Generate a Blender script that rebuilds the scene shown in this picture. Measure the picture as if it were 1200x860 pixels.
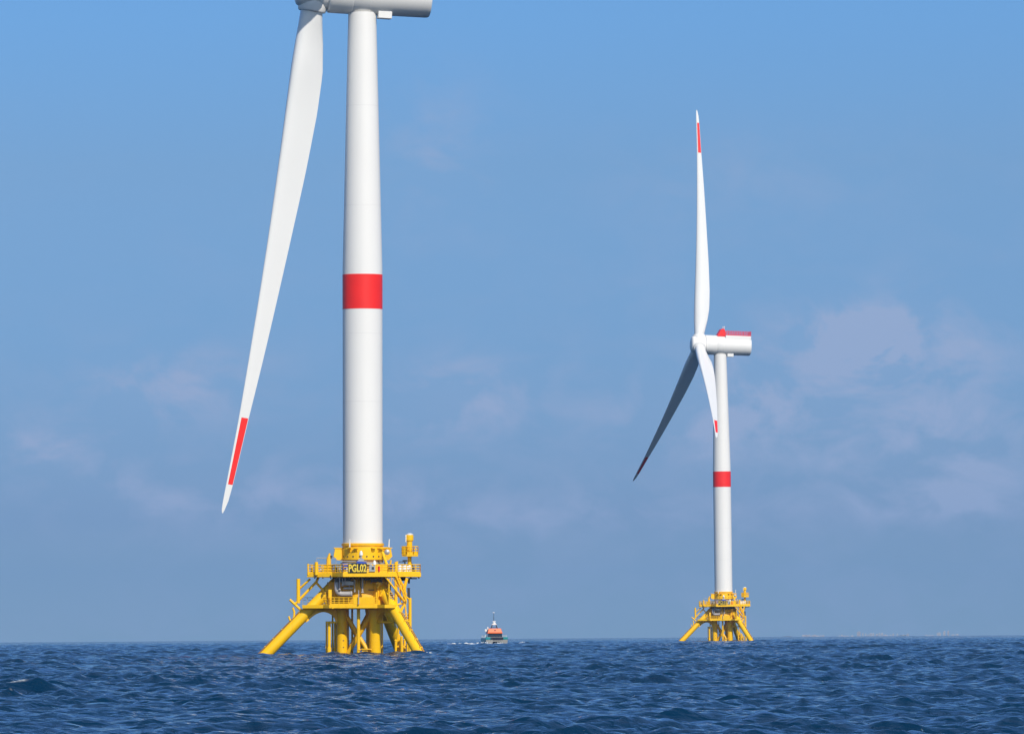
import bpy, bmesh, math, random
import numpy as np
from mathutils import Vector, Matrix
R = math.radians
scene = bpy.context.scene
col = scene.collection
for o in list(bpy.data.objects):
    bpy.data.objects.remove(o)
random.seed(7)
rng = np.random.default_rng(11)

# ------------------------------------------------------------------ camera, sky, sun, exposure
EYE = 3.15                       # a small boat's deck above the sea
EARTH = 7.4e6                    # refracted earth radius: the sea really curves away
FPX = 7800.0                     # focal length in pixels of the 1200 wide photograph
cam_d = bpy.data.cameras.new("camera")
cam = bpy.data.objects.new("camera", cam_d)
col.objects.link(cam)
cam_d.sensor_width = 36.0
cam_d.lens = 36.0 * FPX / 1200.0
cam_d.clip_start = 1.0
cam_d.clip_end = 120000.0
PITCH, ROLL = R(2.283), R(-0.41)
cam.matrix_world = (Matrix.Translation((0, 0, EYE)) @ Matrix.Rotation(R(90) + PITCH, 4, 'X')
                    @ Matrix.Rotation(ROLL, 4, 'Z'))
scene.camera = cam

SUN_EL, SUN_SIDE = R(39), R(24)  # behind the camera, to its right
sun_dir = Vector((math.sin(SUN_SIDE) * math.cos(SUN_EL), -math.cos(SUN_SIDE) * math.cos(SUN_EL), math.sin(SUN_EL)))
sun_d = bpy.data.lights.new("sun", 'SUN')
sun_d.energy = 4.05
sun_d.angle = R(0.53)
sun_d.color = (1.0, 0.915, 0.785)
sun = bpy.data.objects.new("sun", sun_d)
col.objects.link(sun)
sun.location = (0, 0, 300)
sun.rotation_euler = sun_dir.to_track_quat('Z', 'Y').to_euler()

world = bpy.data.worlds.new("World")
scene.world = world
world.use_nodes = True
wn, wl = world.node_tree.nodes, world.node_tree.links
wn.clear()
def wnode(t, **kw):
    n = wn.new(t)
    for k, v in kw.items():
        setattr(n, k, v)
    return n
def wmath(op, a, b=None, clamp=False):
    n = wnode('ShaderNodeMath', operation=op, use_clamp=clamp)
    for i, v in enumerate((a, b)):
        if v is None: continue
        if isinstance(v, (int, float)): n.inputs[i].default_value = v
        else: wl.new(v, n.inputs[i])
    return n.outputs[0]
sky = wnode('ShaderNodeTexSky', sky_type='NISHITA', sun_disc=False)
sky.sun_elevation = SUN_EL
sky.sun_rotation = R(180) - SUN_SIDE
sky.altitude = 0.0
sky.air_density = 1.0
sky.dust_density = 0.35
sky.ozone_density = 3.0
geo = wnode('ShaderNodeTexCoord')
sep = wnode('ShaderNodeSeparateXYZ')
wl.new(geo.outputs['Generated'], sep.inputs[0])
# clear-air tint by elevation of the view ray
ramp = wnode('ShaderNodeValToRGB')
el = wmath('MULTIPLY', sep.outputs['Z'], 2.0, True)
wl.new(el, ramp.inputs[0])
cr = ramp.color_ramp
cr.elements[0].position = 0.0;  cr.elements[0].color = (0.2401, 0.3869, 0.6803, 1)
cr.elements[1].position = 1.0;  cr.elements[1].color = (0.9, 0.95, 1.0, 1)
for p_, c_ in ((0.035, (0.1768, 0.2868, 0.5936)), (0.0875, (0.1901, 0.3102, 0.5803)), (0.14, (0.2234, 0.3335, 0.5469)), (0.185, (0.2268, 0.3769, 0.617)), (0.32, (0.22, 0.38, 0.66)), (0.62, (0.40, 0.58, 0.85))):
    e = cr.elements.new(p_); e.color = (*c_, 1)
tint = wnode('ShaderNodeMix', data_type='RGBA', blend_type='MULTIPLY')
tint.inputs[0].default_value = 1.0
# towards the sun the air is paler and brighter than on the far side
sunside = wnode('ShaderNodeMapRange'); sunside.interpolation_type = 'SMOOTHSTEP'
sunside.inputs[1].default_value = 0.35; sunside.inputs[2].default_value = -0.6
wl.new(sep.outputs['Y'], sunside.inputs[0])
tmix = wnode('ShaderNodeMix', data_type='RGBA'); tmix.inputs[7].default_value = (0.85, 0.83, 0.80, 1)
wl.new(sunside.outputs[0], tmix.inputs[0]); wl.new(ramp.outputs[0], tmix.inputs[6])
wl.new(sky.outputs[0], tint.inputs[6]); wl.new(tmix.outputs[2], tint.inputs[7])
# thin lilac cumulus remnants, low over the horizon
mp = wnode('ShaderNodeMapping'); mp.inputs['Scale'].default_value = (1.0, 1.0, 1.7)
wl.new(geo.outputs['Generated'], mp.inputs[0])
n1 = wnode('ShaderNodeTexNoise'); n1.inputs['Scale'].default_value = 75.0; n1.inputs['Detail'].default_value = 7.0
n1.inputs['Roughness'].default_value = 0.60; n1.inputs['Distortion'].default_value = 0.35
n2 = wnode('ShaderNodeTexNoise'); n2.inputs['Scale'].default_value = 13.0; n2.inputs['Detail'].default_value = 2.0
wl.new(mp.outputs[0], n1.inputs[0]); wl.new(mp.outputs[0], n2.inputs[0])
c1 = wnode('ShaderNodeMapRange'); c1.inputs[1].default_value = 0.43; c1.inputs[2].default_value = 0.68
wl.new(n1.outputs[0], c1.inputs[0])
# banks of cloud by bearing (x) and height (z) of the view ray: centre, half width, half height, strength
BANKS = ((0.0540, 0.0425, 0.0150, 0.0070, 1.0), (0.0640, 0.0290, 0.0210, 0.0085, 0.55), (0.0320, 0.0330, 0.0150, 0.0065, 0.75),
         (-0.0080, 0.0350, 0.0110, 0.0055, 0.75), (-0.0520, 0.0370, 0.0125, 0.0055, 0.6), (-0.0690, 0.0280, 0.0070, 0.0030, 0.7),
         (-0.0110, 0.0730, 0.0080, 0.0090, 0.28), (0.0525, 0.0440, 0.0065, 0.0040, 0.9), (0.0640, 0.0190, 0.0140, 0.0032, 0.5), (-0.0400, 0.0210, 0.0260, 0.0050, 0.45), (0.0050, 0.0180, 0.0300, 0.0040, 0.4), (0.035, 0.068, 0.02, 0.006, 0.12))
tot = None
for bx, bz, sx_, sz_, w_ in BANKS:
    dx_ = wmath('MULTIPLY', wmath('SUBTRACT', sep.outputs['X'], bx), 1 / sx_); dz_ = wmath('MULTIPLY', wmath('SUBTRACT', sep.outputs['Z'], bz), 1 / sz_)
    g_ = wmath('MULTIPLY', wmath('POWER', 2.718, wmath('MULTIPLY', wmath('ADD', wmath('MULTIPLY', dx_, dx_), wmath('MULTIPLY', dz_, dz_)), -1.0)), w_)
    tot = g_ if tot is None else wmath('ADD', tot, g_)
c2 = wnode('ShaderNodeMapRange'); c2.inputs[1].default_value = 0.36; c2.inputs[2].default_value = 0.66
wl.new(n2.outputs[0], c2.inputs[0])
broad = wmath('MULTIPLY', c2.outputs[0], wmath('MULTIPLY', wmath('SUBTRACT', 0.085, sep.outputs['Z'], True), 3.0, True))
cm = wmath('MULTIPLY', wmath('ADD', tot, broad), wmath('ADD', wmath('MULTIPLY', c1.outputs[0], 1.0), 0.13))
cm = wmath('MINIMUM', wmath('MULTIPLY', cm, 2.0, True), 0.88)
cloud = wnode('ShaderNodeMix', data_type='RGBA')
cloud.inputs[7].default_value = (2.2, 2.85, 4.3, 1)
wl.new(cm, cloud.inputs[0]); wl.new(tint.outputs[2], cloud.inputs[6])
bg = wnode('ShaderNodeBackground'); bg.inputs['Strength'].default_value = 0.15
wl.new(cloud.outputs[2], bg.inputs[0])
wo = wnode('ShaderNodeOutputWorld'); wl.new(bg.outputs[0], wo.inputs[0])

vs = scene.view_settings
vs.view_transform = 'Standard'; vs.look = 'None'; vs.gamma = 1.0; vs.use_curve_mapping = False
vs.exposure = 0.0
scene.cycles.use_denoising = True
scene.cycles.volume_bounces = 0
scene.cycles.max_bounces = 6
scene.cycles.caustics_reflective = False

# ------------------------------------------------------------------ materials
def mat(name, color, rough=0.5, metal=0.0, vary=0.0, vscale=0.6, coat=0.0, streak=0.0, streak_col=(0.2, 0.08, 0.02)):
    m = bpy.data.materials.new(name); m.use_nodes = True
    nt = m.node_tree; b = nt.nodes['Principled BSDF']
    b.inputs['Base Color'].default_value = (*color, 1)
    b.inputs['Roughness'].default_value = rough
    b.inputs['Metallic'].default_value = metal
    b.inputs['Coat Weight'].default_value = coat
    b.inputs['Coat Roughness'].default_value = 0.25
    if vary or streak:
        tc = nt.nodes.new('ShaderNodeTexCoord')
        nz = nt.nodes.new('ShaderNodeTexNoise'); nz.inputs['Scale'].default_value = vscale; nz.inputs['Detail'].default_value = 5
        nt.links.new(tc.outputs['Object'], nz.inputs[0])
        mx = nt.nodes.new('ShaderNodeMix'); mx.data_type = 'RGBA'
        mx.inputs[6].default_value = (*[c * (1 - vary) for c in color], 1)
        mx.inputs[7].default_value = (*[min(1, c * (1 + vary)) for c in color], 1)
        nt.links.new(nz.outputs[0], mx.inputs[0])
        out = mx.outputs[2]
        if streak:                       # runs of dirt and rust, long along z
            mpn = nt.nodes.new('ShaderNodeMapping'); mpn.inputs['Scale'].default_value = (2.2, 2.2, 0.12)
            nt.links.new(tc.outputs['Object'], mpn.inputs[0])
            n3 = nt.nodes.new('ShaderNodeTexNoise'); n3.inputs['Scale'].default_value = 1.0; n3.inputs['Detail'].default_value = 6
            nt.links.new(mpn.outputs[0], n3.inputs[0])
            rg = nt.nodes.new('ShaderNodeMapRange'); rg.inputs[1].default_value = 0.56; rg.inputs[2].default_value = 0.76
            rg.inputs[4].default_value = streak
            nt.links.new(n3.outputs[0], rg.inputs[0])
            m2 = nt.nodes.new('ShaderNodeMix'); m2.data_type = 'RGBA'
            m2.inputs[7].default_value = (*streak_col, 1)
            nt.links.new(rg.outputs[0], m2.inputs[0]); nt.links.new(out, m2.inputs[6])
            out = m2.outputs[2]
        nt.links.new(out, b.inputs['Base Color'])
    return m
M = {
 'white': mat('tower_white', (0.80, 0.80, 0.79), 0.42, vary=0.03, vscale=0.15, streak=0.06, streak_col=(0.5, 0.5, 0.48)),
 'blade': mat('blade_white', (0.78, 0.79, 0.79), 0.33, vary=0.03, vscale=0.1, coat=0.35),
 'seam': mat('seam_grey', (0.745, 0.745, 0.74), 0.5),
 'red': mat('signal_red', (0.88, 0.020, 0.016), 0.42, vary=0.08, vscale=0.5),
 'hoist_red': mat('hoist_red', (0.70, 0.02, 0.05), 0.5, vary=0.1),
 'yellow': mat('marine_yellow', (0.97, 0.555, 0.001), 0.40, vary=0.06, vscale=0.8, streak=0.22, streak_col=(0.50, 0.19, 0.01)),
 'yellow2': mat('deep_yellow', (0.92, 0.49, 0.004), 0.45, vary=0.12, vscale=1.2, streak=0.30, streak_col=(0.42, 0.15, 0.01)),
 'grate': mat('deck_grating', (0.30, 0.24, 0.12), 0.7, vary=0.2),
 'grey': mat('galvanised_grey', (0.42, 0.43, 0.44), 0.45, 0.3, vary=0.15, vscale=3),
 'pipe': mat('pale_pipe', (0.38, 0.37, 0.38), 0.45, vary=0.12),
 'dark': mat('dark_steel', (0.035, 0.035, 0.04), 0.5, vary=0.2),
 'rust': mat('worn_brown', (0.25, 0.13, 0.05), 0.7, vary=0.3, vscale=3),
 'black': mat('sign_black', (0.012, 0.012, 0.012), 0.5),
 'signy': mat('sign_yellow', (0.85, 0.62, 0.05), 0.5),
 'blue': mat('tarpaulin_blue', (0.02, 0.07, 0.42), 0.6, vary=0.2),
 'lamp': mat('lamp_white', (0.82, 0.82, 0.80), 0.3, vary=0.03),
 'orange': mat('cabin_orange', (0.80, 0.125, 0.010), 0.4, vary=0.05),
 'teal': mat('hull_teal', (0.01, 0.24, 0.26), 0.35, vary=0.08),
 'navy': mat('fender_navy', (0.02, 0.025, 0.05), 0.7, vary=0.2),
 'glass': mat('dark_glass', (0.01, 0.02, 0.035), 0.1),
 'alu': mat('worn_aluminium', (0.30, 0.30, 0.29), 0.45, vary=0.2, vscale=1.5),
 'foam': mat('sea_foam', (0.75, 0.79, 0.82), 0.9, vary=0.1, vscale=2),
 'city_pale': mat('pale_render', (0.56, 0.53, 0.51), 0.8, vary=0.05, vscale=0.02),
 'city_warm': mat('warm_render', (0.50, 0.44, 0.41), 0.8, vary=0.05, vscale=0.02),
 'city_glass': mat('window_bands', (0.10, 0.12, 0.15), 0.3),
 'land': mat('coast_scrub', (0.16, 0.16, 0.11), 0.95, vary=0.3, vscale=0.003),
}

# ------------------------------------------------------------------ mesh helpers
class MB:
    def __init__(s):
        s.v, s.f, s.mi = [], [], []
        s.cur = 0
    def mesh(s, vs_, fs_):
        o = len(s.v)
        s.v += [tuple(p) for p in vs_]
        s.f += [tuple(i + o for i in f) for f in fs_]
        s.mi += [s.cur] * len(fs_)
        return s
    def box(s, c, size, rz=0.0, rx=0.0, ry=0.0):
        m = Matrix.Translation(c) @ Matrix.Rotation(rz, 4, 'Z') @ Matrix.Rotation(ry, 4, 'Y') @ Matrix.Rotation(rx, 4, 'X')
        h = [d / 2 for d in size]
        vs_ = [m @ Vector((x * h[0], y * h[1], z * h[2])) for x in (-1, 1) for y in (-1, 1) for z in (-1, 1)]
        return s.mesh(vs_, [(0, 1, 3, 2), (4, 6, 7, 5), (0, 4, 5, 1), (2, 3, 7, 6), (0, 2, 6, 4), (1, 5, 7, 3)])
    def tube(s, p0, p1, r0, r1=None, n=14, caps=True):
        return s.path([p0, p1], [r0, r0 if r1 is None else r1], n, caps)
    def path(s, pts, rad, n=14, caps=True):
        pts = [Vector(p) for p in pts]
        if not isinstance(rad, (list, tuple)): rad = [rad] * len(pts)
        vs_, fs_ = [], []
        ref = None
        for i, p in enumerate(pts):
            d = (pts[min(i + 1, len(pts) - 1)] - pts[max(i - 1, 0)]).normalized()
            if ref is None:
                ref = Vector((0, 0, 1)) if abs(d.z) < 0.9 else Vector((0, 1, 0))
            a = (ref - d * ref.dot(d)).normalized(); b = d.cross(a); ref = a
            for k in range(n):
                t = 2 * math.pi * k / n
                vs_.append(p + (a * math.cos(t) + b * math.sin(t)) * rad[i])
        for i in range(len(pts) - 1):
            for k in range(n):
                k2 = (k + 1) % n
                fs_.append((i * n + k, i * n + k2, (i + 1) * n + k2, (i + 1) * n + k))
        if caps:
            fs_.append(tuple(range(n - 1, -1, -1)))
            fs_.append(tuple(range((len(pts) - 1) * n, len(pts) * n)))
        return s.mesh(vs_, fs_)
    def lathe(s, prof, n=32, c=(0, 0, 0), mtx=None, caps=True):
        vs_, fs_ = [], []
        for (r, z) in prof:
            for k in range(n):
                t = 2 * math.pi * k / n
                p = Vector((c[0] + r * math.cos(t), c[1] + r * math.sin(t), c[2] + z))
                vs_.append(mtx @ p if mtx else p)
        for i in range(len(prof) - 1):
            for k in range(n):
                k2 = (k + 1) % n
                fs_.append((i * n + k, i * n + k2, (i + 1) * n + k2, (i + 1) * n + k))
        if caps:
            fs_.append(tuple(range(n - 1, -1, -1)))
            fs_.append(tuple(range((len(prof) - 1) * n, len(prof) * n)))
        return s.mesh(vs_, fs_)
    def prism(s, poly, z0, z1):
        n = len(poly)
        vs_ = [(x, y, z0) for x, y in poly] + [(x, y, z1) for x, y in poly]
        fs_ = [tuple(range(n - 1, -1, -1)), tuple(range(n, 2 * n))]
        fs_ += [(i, (i + 1) % n, n + (i + 1) % n, n + i) for i in range(n)]
        return s.mesh(vs_, fs_)
    def slab(s, poly3, off):              # a flat 3-D polygon given thickness along off
        n = len(poly3); off = Vector(off)
        vs_ = [Vector(p) - off / 2 for p in poly3] + [Vector(p) + off / 2 for p in poly3]
        fs_ = [tuple(range(n - 1, -1, -1)), tuple(range(n, 2 * n))]
        fs_ += [(i, (i + 1) % n, n + (i + 1) % n, n + i) for i in range(n)]
        return s.mesh(vs_, fs_)
    def build(s, name, mats, parent=None, bevel=0.0, mtx=None, smooth=True):
        me = bpy.data.meshes.new(name)
        vv = [mtx @ Vector(p) for p in s.v] if mtx else s.v
        me.from_pydata([tuple(p) for p in vv], [], s.f)
        if not isinstance(mats, (list, tuple)): mats = [mats]
        for m in mats: me.materials.append(m)
        me.polygons.foreach_set('material_index', s.mi)
        bm = bmesh.new(); bm.from_mesh(me)
        bmesh.ops.recalc_face_normals(bm, faces=bm.faces)
        bm.to_mesh(me); bm.free()
        me.polygons.foreach_set('use_smooth', [smooth] * len(me.polygons))
        me.set_sharp_from_angle(angle=R(38))
        o = bpy.data.objects.new(name, me); col.objects.link(o)
        if parent: o.parent = parent
        if bevel:
            b = o.modifiers.new('bevel', 'BEVEL'); b.width = bevel; b.segments = 2; b.limit_method = 'ANGLE'
        return o
def tag(o, label=None, cat=None, group=None, kind=None):
    for k, v in (('label', label), ('category', cat), ('group', group), ('kind', kind)):
        if v: o[k] = v
    return o
def empty(name, loc=(0, 0, 0), rz=0.0):
    o = bpy.data.objects.new(name, None); col.objects.link(o)
    o.location = loc; o.rotation_euler = (0, 0, rz); o.empty_display_size = 2
    return o
def copy_tree(o, parent=None):
    c = o.copy(); col.objects.link(c); c.parent = parent
    for ch in list(o.children): copy_tree(ch, c)
    return c
def sea_z(d): return -d * d / (2 * EARTH)
def polar(az_deg, d, z=0.0):
    return Vector((d * math.sin(R(az_deg)), d * math.cos(R(az_deg)), sea_z(d) + z))

# ------------------------------------------------------------------ the sea: one sheet, real waves, out past the horizon
def build_sea():
    fine = np.arange(-5.3, 5.3001, 0.0145)
    side = []; a, st = 5.3, 0.016
    while a < 16: a += st; st *= 1.06; side.append(a)
    while a < 176: a += 8.0; side.append(min(a, 178))
    side = np.array(side)
    az = np.radians(np.concatenate([-side[::-1], fine, side])).astype(np.float64)
    rows = [3.0]
    while rows[-1] < 30000:
        r = rows[-1]
        if r < 150: dr = 1.2
        elif r < 185: dr = 0.4
        elif r < 450: dr = r / 1400
        elif r < 900: dr = 0.32 + (r - 450) / 750
        elif r < 2600: dr = 0.9 + (r - 900) / 1500
        elif r < 7600: dr = r / 1000
        else: dr = r / 60
        rows.append(r + dr)
    rows = np.array(rows); dr = np.gradient(rows)
    nr, na = len(rows), len(az)
    X = (rows[:, None] * np.sin(az)[None, :]); Y = (rows[:, None] * np.cos(az)[None, :])
    Z = (-(rows ** 2) / (2 * EARTH))[:, None] + np.zeros((1, na))
    # wind sea spectrum
    nw = 150
    lam = np.exp(np.linspace(np.log(0.55), np.log(30), nw)) * rng.uniform(0.97, 1.03, nw)
    k = 2 * np.pi / lam; kp = 2 * np.pi / WAVE_PEAK
    E = 0.5 * WAVE_ALPHA * k ** -3 * np.exp(-1.25 * (kp / k) ** 2) * np.interp(lam, [0.6, 1, 3, 6, 12], [5.0, 7.0, 6.0, 2.8, 1.0])
    dlnk = (np.log(30) - np.log(0.55)) / nw
    amp = np.sqrt(2 * E * k * dlnk)
    th = R(-62) + rng.normal(0, 1, nw) * np.interp(lam, [0.9, 6, 30], [0.95, 0.6, 0.35])
    kx, ky = k * np.cos(th), k * np.sin(th)
    ph = rng.uniform(0, 2 * np.pi, nw)
    lat = np.abs(az) < R(17)
    cols = np.where(lat)[0]; c0, c1 = cols[0], cols[-1] + 1
    H = np.zeros((nr, c1 - c0)); DX = np.zeros_like(H); DY = np.zeros_like(H); J = np.zeros_like(H)
    colstep = np.gradient(az)[c0:c1]
    for i in range(nw):
        w = np.clip((lam[i] / dr - 2.2) / 2.0, 0, 1)              # what the rows can carry
        sel = np.where(w > 0)[0]
        if len(sel) == 0: continue
        s0, s1 = sel[0], sel[-1] + 1
        xs, ys = X[s0:s1, c0:c1], Y[s0:s1, c0:c1]
        wc = np.clip(lam[i] / (rows[s0:s1, None] * colstep[None, :]) / 2.0 - 1.1, 0, 1)
        p = (kx[i] * xs + ky[i] * ys + ph[i]).astype(np.float32)
        rr = rows[s0:s1, None]
        gain = 1 + 1.1 * np.clip((rr - 350) / 900, 0, 1) * np.clip((11 - lam[i]) / 6, 0, 1)     # short chop the far rows cannot carry, made up in what they can
        gain = gain * (1 - 0.65 * np.clip((rr - 3000) / 3000, 0, 1))
        A = (amp[i] * w[s0:s1, None] * wc * gain).astype(np.float32)
        c, s = np.cos(p), np.sin(p)
        H[s0:s1] += A * c
        DX[s0:s1] -= 1.0 * A * s * np.cos(th[i]); DY[s0:s1] -= 1.0 * A * s * np.sin(th[i])
        J[s0:s1] += A * k[i] * c
    # groups of higher and lower waves
    g = 1 + 0.28 * np.sin(X[:, c0:c1] * 0.043 + Y[:, c0:c1] * 0.017 + 1.0) * np.sin(Y[:, c0:c1] * 0.031 - X[:, c0:c1] * 0.011)
    H *= g; DX *= g; DY *= g; J *= g
    foam = np.clip((J - FOAM_T) / 0.12, 0, 1) * (rows[:, None] < 900)
    print('J', np.percentile(J, [90, 99, 99.9, 99.99]), 'Hs', 4 * H[:1500].std())
    # a single steep breaking crest, near left
    for (ca, cd, wid, hgt, ln) in ((-4.27, 362.0, 1.5, 0.36, 1.0), (-4.55, 361.4, 1.6, 0.34, 1.1), (-4.0, 361.6, 1.2, 0.20, 0.9), (-3.82, 362.2, 0.9, 0.10, 0.9)):
        px, py = cd * math.sin(R(ca)), cd * math.cos(R(ca))
        u = X[:, c0:c1] - px; v = Y[:, c0:c1] - py - 0.10 * u
        env = np.exp(-(u / wid) ** 2)
        H += hgt * env * np.exp(-np.abs(np.where(v < 0, v / (0.6 * ln), v / ln)) ** 1.3)
        ragged = 0.5 + 0.5 * np.sin(u * 6.1 + 1.3) * np.sin(u * 2.7)
        foam = np.maximum(foam, np.clip((2.2 if ca == -4.27 else 0.0) * np.exp(-((u + 0.1) / 0.75) ** 2) * np.exp(-((v - 0.1) / 0.22) ** 2) * (0.35 + 0.8 * ragged) - 0.3, 0, 1))
    Z[:, c0:c1] += H; X[:, c0:c1] += DX; Y[:, c0:c1] += DY
    Fo = np.zeros((nr, na)); Fo[:, c0:c1] = foam
    V = np.stack([X, Y, Z], -1).reshape(-1, 3).astype(np.float32)
    V = np.concatenate([V, np.array([[0, 0, -0.02]], np.float32)])
    idx = np.arange(nr * na).reshape(nr, na)
    q = np.stack([idx[:-1, :-1], idx[:-1, 1:], idx[1:, 1:], idx[1:, :-1]], -1)[..., ::-1].reshape(-1, 4)
    seam = np.stack([idx[:-1, -1], idx[:-1, 0], idx[1:, 0], idx[1:, -1]], -1)[..., ::-1]
    q = np.concatenate([q, seam])
    apex = nr * na
    tri = np.stack([np.full(na, apex), np.roll(idx[0], -1), idx[0]], -1)
    me = bpy.data.meshes.new('sea')
    nl = q.size + tri.size
    me.vertices.add(len(V)); me.vertices.foreach_set('co', V.ravel())
    me.loops.add(nl); me.loops.foreach_set('vertex_index', np.concatenate([q.ravel(), tri.ravel()]).astype(np.int32))
    me.polygons.add(len(q) + len(tri))
    st = np.concatenate([np.arange(len(q)) * 4, q.size + np.arange(len(tri)) * 3]).astype(np.int32)
    me.polygons.foreach_set('loop_start', st)
    me.polygons.foreach_set('use_smooth', np.ones(len(st), bool))
    at = me.attributes.new('foam', 'FLOAT', 'POINT')
    at.data.foreach_set('value', np.concatenate([Fo.ravel(), [0]]).astype(np.float32))
    me.update(calc_edges=True); me.validate()
    # water
    m = bpy.data.materials.new('sea_water'); m.use_nodes = True
    nt = m.node_tree; b = nt.nodes['Principled BSDF']
    b.inputs['Base Color'].default_value = (*SEA_COL, 1)
    b.inputs['Roughness'].default_value = SEA_ROUGH
    b.inputs['IOR'].default_value = 1.333; b.inputs['Specular IOR Level'].default_value = 0.37
    tc = nt.nodes.new('ShaderNodeTexCoord')
    mpn = nt.nodes.new('ShaderNodeMapping'); mpn.inputs['Rotation'].default_value = (0, 0, R(28)); mpn.inputs['Scale'].default_value = (0.75, 1.3, 1)
    nt.links.new(tc.outputs['Object'], mpn.inputs[0])
    nz = nt.nodes.new('ShaderNodeTexNoise'); nz.inputs['Scale'].default_value = 1.6; nz.inputs['Detail'].default_value = 5; nz.inputs['Roughness'].default_value = 0.6
    nt.links.new(mpn.outputs[0], nz.inputs[0])
    bp = nt.nodes.new('ShaderNodeBump'); bp.inputs['Strength'].default_value = SEA_BUMP; bp.inputs['Distance'].default_value = 0.35
    nt.links.new(nz.outputs[0], bp.inputs['Height'])
    # gusts roughen some patches of the water more than others; longer chop rides under the ripples
    ng = nt.nodes.new('ShaderNodeTexNoise'); ng.inputs['Scale'].default_value = 0.022; ng.inputs['Detail'].default_value = 3
    nt.links.new(mpn.outputs[0], ng.inputs[0])
    gr = nt.nodes.new('ShaderNodeMapRange'); gr.inputs[1].default_value = 0.35; gr.inputs[2].default_value = 0.65; gr.inputs[3].default_value = 0.30; gr.inputs[4].default_value = 0.95
    nt.links.new(ng.outputs[0], gr.inputs[0]); nt.links.new(gr.outputs[0], bp.inputs['Strength'])
    nl_ = nt.nodes.new('ShaderNodeTexNoise'); nl_.inputs['Scale'].default_value = 0.28; nl_.inputs['Detail'].default_value = 4; nl_.inputs['Roughness'].default_value = 0.55
    nt.links.new(mpn.outputs[0], nl_.inputs[0])
    b2 = nt.nodes.new('ShaderNodeBump'); b2.inputs['Strength'].default_value = 0.8; b2.inputs['Distance'].default_value = 1.3
    nt.links.new(nl_.outputs[0], b2.inputs['Height']); nt.links.new(b2.outputs[0], bp.inputs['Normal'])
    nt.links.new(bp.outputs[0], b.inputs['Normal'])
    an = nt.nodes.new('ShaderNodeAttribute'); an.attribute_name = 'foam'
    nf = nt.nodes.new('ShaderNodeTexNoise'); nf.inputs['Scale'].default_value = 5; nf.inputs['Detail'].default_value = 4
    nt.links.new(tc.outputs['Object'], nf.inputs[0])
    mm = nt.nodes.new('ShaderNodeMath'); mm.operation = 'MULTIPLY'
    rg = nt.nodes.new('ShaderNodeMapRange'); rg.inputs[1].default_value = 0.3; rg.inputs[2].default_value = 0.6
    nt.links.new(nf.outputs[0], rg.inputs[0])
    nt.links.new(an.outputs['Fac'], mm.inputs[0]); nt.links.new(rg.outputs[0], mm.inputs[1])
    fb = nt.nodes.new('ShaderNodeBsdfDiffuse'); fb.inputs[0].default_value = (0.72, 0.75, 0.74, 1)
    ms = nt.nodes.new('ShaderNodeMixShader')
    nt.links.new(mm.outputs[0], ms.inputs[0]); nt.links.new(b.outputs[0], ms.inputs[1]); nt.links.new(fb.outputs[0], ms.inputs[2])
    nt.links.new(ms.outputs[0], nt.nodes['Material Output'].inputs['Surface'])
    me.materials.append(m)
    o = bpy.data.objects.new('sea', me); col.objects.link(o)
    return tag(o, 'dark blue open sea with short choppy waves and a few white crests', 'sea', kind='structure')
WAVE_PEAK, WAVE_ALPHA, FOAM_T = 15.0, 0.0085, 1.14
SEA_COL, SEA_ROUGH, SEA_BUMP = (0.001, 0.023, 0.061), 0.03, 0.8
build_sea()

# the air over the sea
hz = MB(); hz.box((0, 14000, 75), (32000, 34000, 450))
hm = bpy.data.materials.new('sea_haze'); hm.use_nodes = True
hn = hm.node_tree; hn.nodes.clear()
hv = hn.nodes.new('ShaderNodeVolumePrincipled'); hv.inputs['Color'].default_value = (0.34, 0.61, 1.0, 1)
hv.inputs['Density'].default_value = 2.7e-5; hv.inputs['Anisotropy'].default_value = 0.0
ho = hn.nodes.new('ShaderNodeOutputMaterial'); hn.links.new(hv.outputs[0], ho.inputs['Volume'])
tag(hz.build('haze', hm, smooth=False), kind='stuff')

# ------------------------------------------------------------------ the wind turbine on its floating base (local: x right, -y to the viewer, z up, 0 = waterline)
RC, HUB_Z, OVER, YAW, TILT = 79.8, 99.9, 7.2, R(8.7), R(5.6)
nose0 = Vector((-math.cos(YAW), -math.sin(YAW), 0))
def axes(tilt):
    n = Vector((nose0.x * math.cos(tilt), nose0.y * math.cos(tilt), math.sin(tilt)))
    s = Vector((math.sin(YAW), -math.cos(YAW), 0))
    u = (Vector((0, 0, 1)) - n * n.z).normalized()
    return n, s, u
CEN = Vector((nose0.x * OVER, nose0.y * OVER, HUB_Z))

def naca(t):
    x = []
    N = 15
    for i in range(N + 1):
        b = math.pi * i / N; xx = (1 - math.cos(b)) / 2
        yt = 5 * t * (0.2969 * math.sqrt(xx) - 0.126 * xx - 0.3516 * xx ** 2 + 0.2843 * xx ** 3 - 0.1036 * xx ** 4)
        x.append((xx, yt))
    return x
ST_R  = [2.4, 3.4, 5.0, 8.0, 12.0, 18.0, 27.0, 35.0, 44.0, 53.0, 64.0, 74.0, 76.5, 77.8, 78.3]
ST_R = [r if r < 10 else r * 1.0192 for r in ST_R]
ST_C  = [3.30, 3.32, 3.75, 4.55, 5.15, 5.05, 4.40, 3.70, 3.00, 2.35, 1.50, 1.02, 0.80, 0.45, 0.12]
ST_T  = [1.0, 1.0, 0.84, 0.62, 0.46, 0.36, 0.30, 0.26, 0.23, 0.21, 0.19, 0.17, 0.16, 0.16, 0.16]
ST_TW = [15, 15, 15, 13.5, 11.5, 9, 6, 4, 2.5, 1.2, 0.2, -0.4, -0.5, -0.5, -0.5]
ST_A  = [0.5, 0.5, 0.46, 0.41, 0.37, 0.35, 0.34, 0.34, 0.34, 0.34, 0.34, 0.36, 0.40, 0.52, 0.6]
PREB = 2.2
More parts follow.
